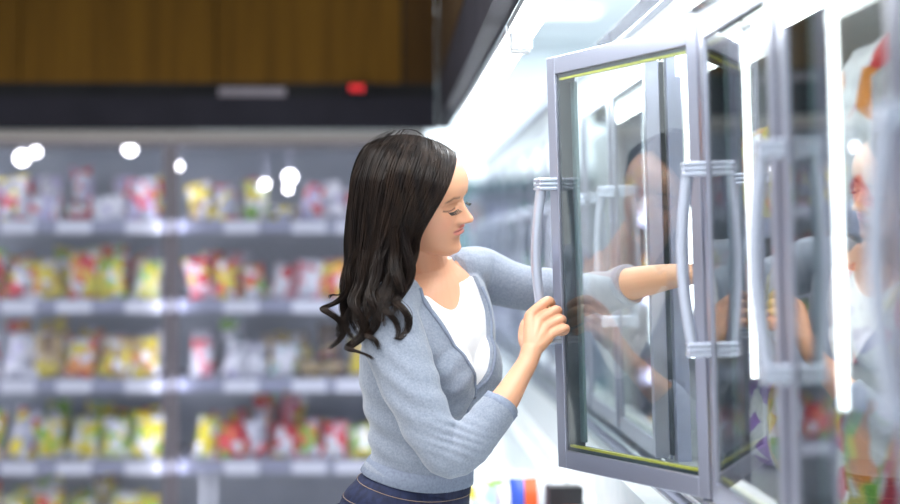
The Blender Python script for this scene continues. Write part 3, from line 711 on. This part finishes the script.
# eyelashes
lm_ = mat('dark_lash', (.01, .007, .006), .6); el = MB()
for s in (-1, 1):
    for k in range(16 if s < 0 else 9):
        t = k/15; y = s*(.018+.027*t); z = .1062+.0022*((abs(y)-.031)/.013)**2
        x0_ = .0865-.35*abs(abs(y)-.012)**1.3 if False else .088-.55*(abs(y)-.02)*.5
        p0 = hl(x0_+.002, y, z); p1 = hl(x0_+.0085, y+s*.0015*(t*2-.3), z-.0028); p2 = hl(x0_+.0125, y+s*.003*(t*2-.3), z-.0030)
        el.tube([tuple(p0), tuple(p1), tuple(p2)], [.0006, .0005, .0002], 4)
tag(wpart('eyelashes', el.mesh('eyelashes', lm_)), kind='stuff')

# ---- white tank top
tk = remesh(torso_mb(MB(), .005, 3, 12), .004, 3, 'tank_top')
cc = V(((427-385)*3.855/F, 3.855, H-.045))
def prism(pts, u, f, d0, d1, c):
    """pts in (s,z) plane extruded along f"""
    b = MB(); n = len(pts); A = [c+u*s+V((0, 0, z))+f*d0 for s, z in pts]; B = [c+u*s+V((0, 0, z))+f*d1 for s, z in pts]
    b.add(A+B, [tuple(range(n))[::-1], tuple(range(n, 2*n))]+[(i, (i+1) % n, n+(i+1) % n, n+i) for i in range(n)]); return b
sc = [(-.042+.066*math.cos(q), .03+.105*math.sin(q)) for q in [math.pi+math.pi*k/20 for k in range(21)]]+[(.024, .2), (-.108, .2)]
tk = boolean(tk, prism(sc, U0, F0, -.3, .3, cc), 'tank_top')
mt = mottled('white_cotton', (.84, .84, .87), (.90, .90, .92), 30, .8); bump(mt, 60, .25, .003, (1, 1, .4)); tk.materials.clear(); tk.materials.append(mt); tk.shade_smooth(); wpart('tank_top', tk)

# ---- cardigan
def folds(co, nrm):
    d = np.zeros(len(co)); X, Y_, Z = co.T
    def near(p, s): return np.exp(-((X-p[0])**2+(Y_-p[1])**2+(Z-p[2])**2)/s**2)
    n1 = np.sin(X*31+Y_*17+Z*23+2*np.sin(Z*19+X*13))*.5+np.sin(X*53-Y_*31+Z*41+1.3)*.3
    d += .0022*n1
    e = np.array(NARM[5][:3])
    a = np.arctan2(Z-e[2], X-e[0]-.0)
    d += near(e+np.array([.01, 0, .03]), .05)*.0028*np.sin((X*.75-Z*.2+.12*np.sin(Z*22))*170)
    ax = np.array([.45, 0, .9]); pr = (X*ax[0]+Z*ax[2])                       # folds across the upper arm
    d += near(NARM[3][:3], .09)*.0030*np.sin(pr*150+2.0*np.sin(X*30))
    wp = np.array([.05, 3.80, H-.37]); pr = Z+.35*X
    d += near(wp, .13)*.0050*np.sin(pr*120+1.5*np.sin(X*25+1))
    d += near(np.array([.14, 3.76, H-.30]), .09)*.0035*np.sin((Z-.9*X)*110)
    fe = np.array(FARM[4][:3]); d += near(fe, .09)*.004*np.sin(X*130+Z*40)
    d += near(np.array([.05, 3.72, H-.16]), .07)*.003*np.sin((X+.5*Z)*120)
    return co+nrm*d[:, None]
def ringt(z): return (z, *[float(np.interp(z, [q[0] for q in TR], [q[j] for q in TR])) for j in range(1, 6)])
cg = MB(); cgr = [tuple(t) for t in TR[4:12]]; cgr = [ringt(-.450)]+cgr; cg.loft([tring(tuple(x), .013) for x in cr(cgr, 3)]); torso_mb(cg, .011, 5, 7)
limb(cg, NARM, .0075, lo=0, hi=8); limb(cg, FARM, .0075, lo=0, hi=7)
cm_ = remesh(cg, .0036, 4, 'cardigan'); setco(cm_, folds(coords(cm_), normals(cm_)))
vc = V(((428-385)*3.855/F, 3.855, H-.275))
vn = [(.008, 0), (.024, .03), (.050, .09), (.074, .15), (.076, .20), (.070, .30), (-.085, .30), (-.100, .20), (-.098, .16), (-.075, .10), (-.035, .03), (-.006, 0)]
cm_ = boolean(cm_, prism(vn, U0, F0, .02, .35, vc), 'cardigan')
# cut the sleeve end square
def cutdisc(J, i, r=.075, ln=.12):
    a = V(J[i][:3]); b = V(J[i+1][:3]); t = (b-a).normalized(); return MB().tube([tuple(a), tuple(a+t*ln)], r, 16)
cm_ = boolean(cm_, cutdisc(NARM, 7), 'cardigan'); cm_ = boolean(cm_, cutdisc(FARM, 6), 'cardigan')
mc = mottled('grey_marl_knit', (.20, .23, .295), (.27, .305, .375), 260, .95, spec=.2, Sheen_Weight=.3, Sheen_Roughness=.5)
bump(mc, 420, .5, .0012); cm_.materials.clear(); cm_.materials.append(mc); cm_.shade_smooth(); card = wpart('cardigan', cm_)
# edges: neckband, cuffs, hem
from mathutils.bvhtree import BVHTree
cbm = bmesh.new(); cbm.from_mesh(cm_); bvh = BVHTree.FromBMesh(cbm)
def onto(p, d, off):
    h = bvh.ray_cast(p-d*.4, d); return (h[0]-d*off) if h[0] else p
nb = []
edge = [(-.106, .20), (-.104, .16), (-.081, .10), (-.041, .03), (-.010, -.008), (.0, -.05), (.006, -.10), (.008, -.125)]
for s, z in [tuple(x) for x in cr([(a, b) for a, b in edge], 5)]:
    nb.append(tuple(onto(vc+U0*s+V((0, 0, z)), -F0, .0008)))
nbm = MB().tube(nb, .0035, 8)
nb2 = [tuple(onto(vc+U0*s+V((0, 0, z)), -F0, .0008)) for s, z in [tuple(x) for x in cr([(.077, .20), (.080, .15), (.056, .09), (.030, .03), (.004, -.008)], 5)]]
nbm.tube(nb2, .0035, 8)
m_cuff = mottled('grey_rib_knit', (.19, .22, .30), (.24, .28, .365), 200, .95, spec=.2)
wpart('neckband', nbm.mesh('neckband', m_cuff, True))
mbtn = mat('dark_button', (.10, .11, .13), .3)
for s, z in [(-.004, -.018), (.002, -.075)]:
    p = onto(vc+U0*s+V((0, 0, z)), -F0, .001); wpart('button', MB().tube([tuple(p), tuple(p+F0*.003)], .0055, 12).mesh('button', mbtn))
for J, i in ((NARM, 7), (FARM, 6)):
    a = V(J[i][:3]); t = (V(J[i][:3])-V(J[i-1][:3])).normalized()
    r = J[i][3]+.0075
    q = MB().tube([tuple(a-t*.016), tuple(a-t*.013), tuple(a+t*.001), tuple(a+t*.0025)], [r-.002, r+.0015, r+.0010, r-.003], 28); wpart('cuff', q.mesh('cuff', m_cuff, True))
hem = MB().loft([tring(ringt(z), i_) for z, i_ in ((-.460, .011), (-.458, .0152), (-.432, .0150), (-.429, .012))])
wpart('hem_band', hem.mesh('hem_band', m_cuff, True))
cbm.free()

# ---- jeans
jn = MB(); torso_mb(jn, .008, 0, 5, False)
jn.ball(tuple(hipc+V((0, 0, .05))), (.12, .12, .10), 20, 12)
for L_ in LEGS: limb(jn, L_, .006)
jm = remesh(jn, .006, 4, 'jeans'); c_ = coords(jm); n_ = normals(jm)
setco(jm, c_+n_*(.0025*np.sin(c_[:, 2]*70+c_[:, 0]*40+2*np.sin(c_[:, 1]*30)))[:, None])
mj = mottled('dark_denim', (.004, .008, .038), (.011, .02, .07), 90, .8, (1, 1, .3)); bump(mj, 500, .4, .001); jm.materials.append(mj); jm.shade_smooth(); jeans = wpart('jeans', jm)
def ringz(z, inf): return tring(ringt(z), inf)
wpart('waistband', MB().loft([ringz(-.510, .008), ringz(-.508, .0115), ringz(-.472, .0095), ringz(-.469, .006)]).mesh('waistband', mj, True))
mst = mat('tan_stitching', (.30, .22, .16), .8)
st = MB()
for zz in (-.505, -.475): st.tube([tuple(p) for p in ringz(zz, .0112)]+[tuple(ringz(zz, .0112)[0])], .0007, 5, False)
tag(wpart('stitching', st.mesh('stitching', mst)), kind='stuff')
for k in (29, 33, 38):
    a = ringz(-.512, .013)[k]; b = ringz(-.468, .013)[k]; wpart('belt_loop', MB().tube([tuple(a), tuple(b)], .005, 6).mesh('belt_loop', mj))
# back pocket on the near side
pkt = []
rp = [ringz(z, .0125) for z in (-.53, -.56, -.60, -.63)]
for r_ in rp: pkt.append([r_[k] for k in range(22, 29)])
pm = MB(); pm.add([p for r_ in pkt for p in r_], [(i*7+j, i*7+j+1, (i+1)*7+j+1, (i+1)*7+j) for i in range(3) for j in range(6)])
po = wpart('pocket', pm.mesh('pocket', mj, True)); so = po.modifiers.new('s', 'SOLIDIFY'); so.thickness = .004; so.offset = 1
# shoes
msh = mat('dark_shoe_leather', (.03, .03, .035), .5)
for L_ in LEGS:
    a = V(L_[-1][:3]); s_ = MB(); rings = []
    for t in range(9):
        u = t/8; p = V((a.x, a.y, 0))+F0*(-.05+.24*u); hw = .034+.014*math.sin(math.pi*min(1, u*1.05))-.012*(u > .95); hh = .085-.05*ease(.25, .8, u)
        rings.append([p+U0*(hw*math.cos(q))+V((0, 0, max(0, hh*.5+hh*.5*math.sin(q)))) for q in [2*math.pi*k/16 for k in range(16)]])
    s_.loft(rings); wpart('shoe', s_.mesh('shoe', msh, True))

# ---- hair: strands interpolated between a back and a front guide, near and far sheets
Lg_ = [(388, 136), (366, 146), (353, 172), (348, 205), (346, 240), (345, 270), (342, 298), (338, 325), (344, 352)]
Rg_ = [(446, 146), (457, 157), (453, 178), (444, 197), (431, 218), (419, 240), (412, 266), (407, 300), (398, 338)]
from mathutils.bvhtree import BVHTree as _BT
_bt = []
for _m in (bme, cm_): _b = bmesh.new(); _b.from_mesh(_m); _bt.append(_BT.FromBMesh(_b)); _b.free()
CAMP = V((0, 0, H))
def front_y(px, py):
    """world Y of the nearest body or cardigan surface along the sight line, on a lookup grid"""
    best = 9.0; p = W(px, py, 3.8); d = (p-CAMP).normalized()
    for b_ in _bt:
        h = b_.ray_cast(CAMP, d)
        if h[0] is not None: best = min(best, h[0].y)
    return best
GX = np.arange(300, 490, 3.0); GY = np.arange(120, 380, 3.0)
GR = np.array([[front_y(x, y) for x in GX] for y in GY])
def fy(px, py):
    i = np.clip(((px-GX[0])/3).round().astype(int), 0, len(GX)-1); j = np.clip(((py-GY[0])/3).round().astype(int), 0, len(GY)-1); return GR[j, i]
def over(px, py, Y, gap):
    lim = fy(px, py); Yn = np.where(lim < 8, np.minimum(Y, lim-gap), Y)
    for _ in range(5): Yn = np.minimum(Yn, np.convolve(np.pad(Yn, 3, 'edge'), np.ones(7)/7, 'valid'))
    return Yn
T_ = np.linspace(0, 1, 9)
def gd(tab, t): return np.array([np.interp(t, T_, [p[0] for p in tab]), np.interp(t, T_, [p[1] for p in tab])])
Lc = np.array(cr(Lg_, 6)); Rc = np.array(cr(Rg_, 6)); NS = len(Lc); tt = np.linspace(0, 1, NS)
# dense world depth of the sheet
def ell_y(sx, sz):
    return 0
Zc = np.interp(tt, [0, .12, .3, .5, .65, 1], [3.745, 3.755, 3.765, 3.79, 3.795, 3.77])
Bn = np.interp(tt, [0, .06, .14, .28, .42, .55, .7, 1], [.012, .045, .078, .100, .102, .105, .100, .085])
def strands(N, sheet, seed):
    r = np.random.default_rng(seed); paths = []
    nl = 20; lockf = (np.arange(nl)+.5)/nl+r.uniform(-.02, .02, nl); lph = r.uniform(0, 6.28, nl); lfr = r.uniform(2.0, 3.2, nl); lamp = r.uniform(.6, 1.25, nl); llen = r.uniform(.86, 1.0, nl)
    for i in range(N):
        f = r.random() if i % 9 else r.random()*.08; rho = 1-.28*r.random()**1.5
        if sheet == 'far': f = f*.72
        k = int(np.argmin(abs(lockf-f))); fl_ = lockf[k]
        clump = np.clip((tt-.42)/.4, 0, 1)**1.3*.55
        ff = f+(fl_-f)*clump*.9
        # root drop: strands start anywhere near parting
        px = Lc[:, 0]*(1-ff)+Rc[:, 0]*ff; py = Lc[:, 1]*(1-ff)+Rc[:, 1]*ff
        # crown arch between guides
        py = py-np.exp(-(tt/.09)**2)*5.5*4*f*(1-f)
        shp = (np.sin(np.pi*np.clip(.06+.86*ff, 0, 1))**.62)
        if sheet == 'near':
            shp2 = np.maximum(shp, .62*np.clip(ff*1.6-.4, 0, 1))
            Y = Zc-Bn*shp2*rho
        else:
            Y = Zc+Bn*shp*rho*.85
        inner = (1-rho)
        gapv = .004+.022*(1-(1-rho)/.28)*np.clip(1-1.2*max(0, f-.6), .3, 1)
        cx = (Lc[:, 0]+Rc[:, 0])/2; px = px+(cx-px)*inner*.35
        amp = np.clip((tt-.45)/.5, 0, 1)**1.2*lamp[k]
        ph = lph[k]+tt*lfr[k]*6.28*1.3
        rr_ = .55+.45*r.random(); jit = r.normal(0, 1, 2)
        s1 = np.clip((tt-.3)/.7, 0, 1)
        px = px+amp*rr_*8.5*np.sin(ph)+jit[0]*s1*1.6+r.normal(0, .5)
        Y = Y+amp*rr_*.016*np.cos(ph)+jit[1]*s1*.004
        py = py+np.clip((tt-.5)*2, 0, 1)*(fl_-.5)*4+amp*3*np.cos(ph*1.0+1)
        px = px+(1.1*np.sin(tt*9+f*14+lph[k]))*(tt > .1)
        if sheet == 'near': Y = over(px, py, Y, gapv)
        n = max(12, int(NS*llen[k]*r.uniform(.9, 1.0)))
        A = np.arctan((px-450)/F)+TH; X = Y*np.tan(A); d = Y*np.cos(TH)+X*np.sin(TH)
        P = np.stack([X, Y, H-(py-250)/F*d], 1)[:n]
        paths.append(P)
    return paths
def strand_mesh(paths, r0, name, material):
    vs = []; fs = []; base = 0
    for P in paths:
        n = len(P); t = np.gradient(P, axis=0); t /= np.linalg.norm(t, axis=1)[:, None]+1e-9
        a = np.cross(t, [0, 1, 0]); a /= np.linalg.norm(a, axis=1)[:, None]+1e-9; b = np.cross(t, a)
        rad = r0*np.interp(np.linspace(0, 1, n), [0, .1, .7, 1], [.5, 1, .9, .15])[:, None]
        R3 = np.stack([P+(a*math.cos(q)+b*math.sin(q))*rad for q in (0, 2.094, 4.189)], 1).reshape(-1, 3)
        vs.append(R3); idx = np.arange(n-1)[:, None]*3+base
        for j in range(3):
            j2 = (j+1) % 3; fs.append(np.hstack([idx+j, idx+j2, idx+3+j2, idx+3+j]))
        base += n*3
    vs = np.vstack(vs); fs = np.vstack(fs); me = bpy.data.meshes.new(name)
    me.vertices.add(len(vs)); me.vertices.foreach_set('co', vs.astype(np.float32).ravel())
    me.loops.add(len(fs)*4); me.loops.foreach_set('vertex_index', fs.astype(np.int32).ravel())
    me.polygons.add(len(fs)); me.polygons.foreach_set('loop_start', np.arange(0, len(fs)*4, 4, dtype=np.int32))
    me.update(calc_edges=True); me.validate(); me.materials.append(material); me.shade_smooth(); return me
mh = mottled('dark_brown_hair', (.007, .004, .004), (.026, .014, .009), 70, .38, (1, 1, .15), spec=.3)
paths = strands(2600, 'near', 3)+strands(900, 'far', 5)
tag(wpart('hair', strand_mesh(paths, .0009, 'hair', mh)), kind='stuff')
# skull cap of hair under the strands so no scalp shows
cap = MB(); rings = []
for i in range(24):
    p = -.15+1.7*i/23
    rings.append([hl(-.012+(.106*math.cos(p))*math.cos(q)*(.93 if math.cos(q) > 0 else 1)-.004, .080*math.cos(p)*math.sin(q), .118+.112*math.sin(p)) for q in [2*math.pi*k/40 for k in range(40)]])
cap.loft(rings)
capm = cap.mesh('hair_cap', mh, True)
# open the face: drop faces in front of the hairline
bm_ = bmesh.new(); bm_.from_mesh(capm); dele = []
for f in bm_.faces:
    c = f.calc_center_median(); l = V((c-HO)); x = l.dot(Fh); z = l.dot(Uh)
    if x > .045 and z < .185: dele.append(f)
    elif x > -.02 and z < .165: dele.append(f)
bmesh.ops.delete(bm_, geom=dele, context='FACES'); bm_.to_mesh(capm); bm_.free()
wpart('hair_cap', capm)
# loose curls: separate locks framing face side and flying at the back
def lock(P, n, rad, turns, seed, N=70):
    r = np.random.default_rng(seed); Q = np.array(cr(P, n)); k = len(Q); t = np.linspace(0, 1, k); out = []
    for i in range(N):
        o1, o2 = r.normal(0, 1, 2)*rad*.42; ph = t*turns*6.283+r.normal(0, .16); am = np.clip(t*2.2-.3, 0, 1)*1.35
        X = Q[:, 0]+am*rad*np.cos(ph)*500+o1*500*(1-.5*t); Y = Q[:, 2]+am*rad*np.sin(ph)+o2; gy = fy(X, Q[:, 1]); Y = np.where(gy < 8, np.minimum(Y, gy-.004), Y); y = Q[:, 1]+am*rad*.5*np.sin(ph)*500
        A = np.arctan((X-450)/F)+TH; XX = Y*np.tan(A); d = Y*np.cos(TH)+XX*np.sin(TH)
        out.append(np.stack([XX, Y, H-(y-250)/F*d], 1)[int(k*r.uniform(0, .30)):max(8, int(k*r.uniform(.90, 1)))])
    return out
lp = []
lp += lock([(398, 205, 3.69), (404, 232, 3.69), (408, 262, 3.69), (403, 290, 3.675), (404, 312, 3.655), (401, 330, 3.645), (407, 342, 3.64)], 10, .011, 2.6, 1, 200)
lp += lock([(392, 225, 3.68), (396, 255, 3.68), (396, 285, 3.67), (392, 300, 3.66), (389, 318, 3.655), (392, 338, 3.65)], 10, .012, 2.2, 2, 190)
lp += lock([(360, 240, 3.72), (352, 262, 3.72), (349, 282, 3.72), (338, 297, 3.72), (330, 312, 3.72), (336, 330, 3.72), (332, 348, 3.72)], 10, .011, 2.4, 4, 190)
lp += lock([(366, 250, 3.69), (360, 285, 3.68), (354, 310, 3.665), (360, 332, 3.65), (356, 352, 3.65), (366, 361, 3.65)], 10, .012, 2.0, 5, 220)
lp += lock([(380, 250, 3.68), (375, 285, 3.665), (370, 312, 3.645), (376, 335, 3.64), (370, 352, 3.64)], 10, .012, 2.0, 6, 190)
lp += lock([(350, 280, 3.74), (342, 293, 3.74), (333, 296, 3.74), (324, 300, 3.74)], 8, .005, 1.0, 8, 16)
lp += lock([(400, 136, 3.74), (405, 129, 3.735), (418, 130, 3.73), (428, 138, 3.725)], 8, .004, .6, 9, 14)
tag(wpart('hair_curls', strand_mesh(lp, .00075, 'hair_curls', mh)), kind='stuff')
fly = []
rf = np.random.default_rng(11)
for i in range(90):
    f = rf.random(); a = Lc[:26]*(1-f)+Rc[:26]*f; off = rf.uniform(1, 4.5)*np.exp(-(np.linspace(0, 1, 26)/.35)**2)
    px = a[:, 0]+off*(f-.4)*1.4; py = a[:, 1]-off*1.1-np.exp(-(tt[:26]/.09)**2)*10*4*f*(1-f)*.62; Y = (Zc-Bn*.98*math.sin(math.pi*(.06+.86*f))**.62)[:26]
    A = np.arctan((px-450)/F)+TH; X = Y*np.tan(A); d = Y*np.cos(TH)+X*np.sin(TH); fly.append(np.stack([X, Y, H-(py-250)/F*d], 1))
tag(wpart('flyaway_hair', strand_mesh(fly, .00045, 'flyaway_hair', mh)), kind='stuff')
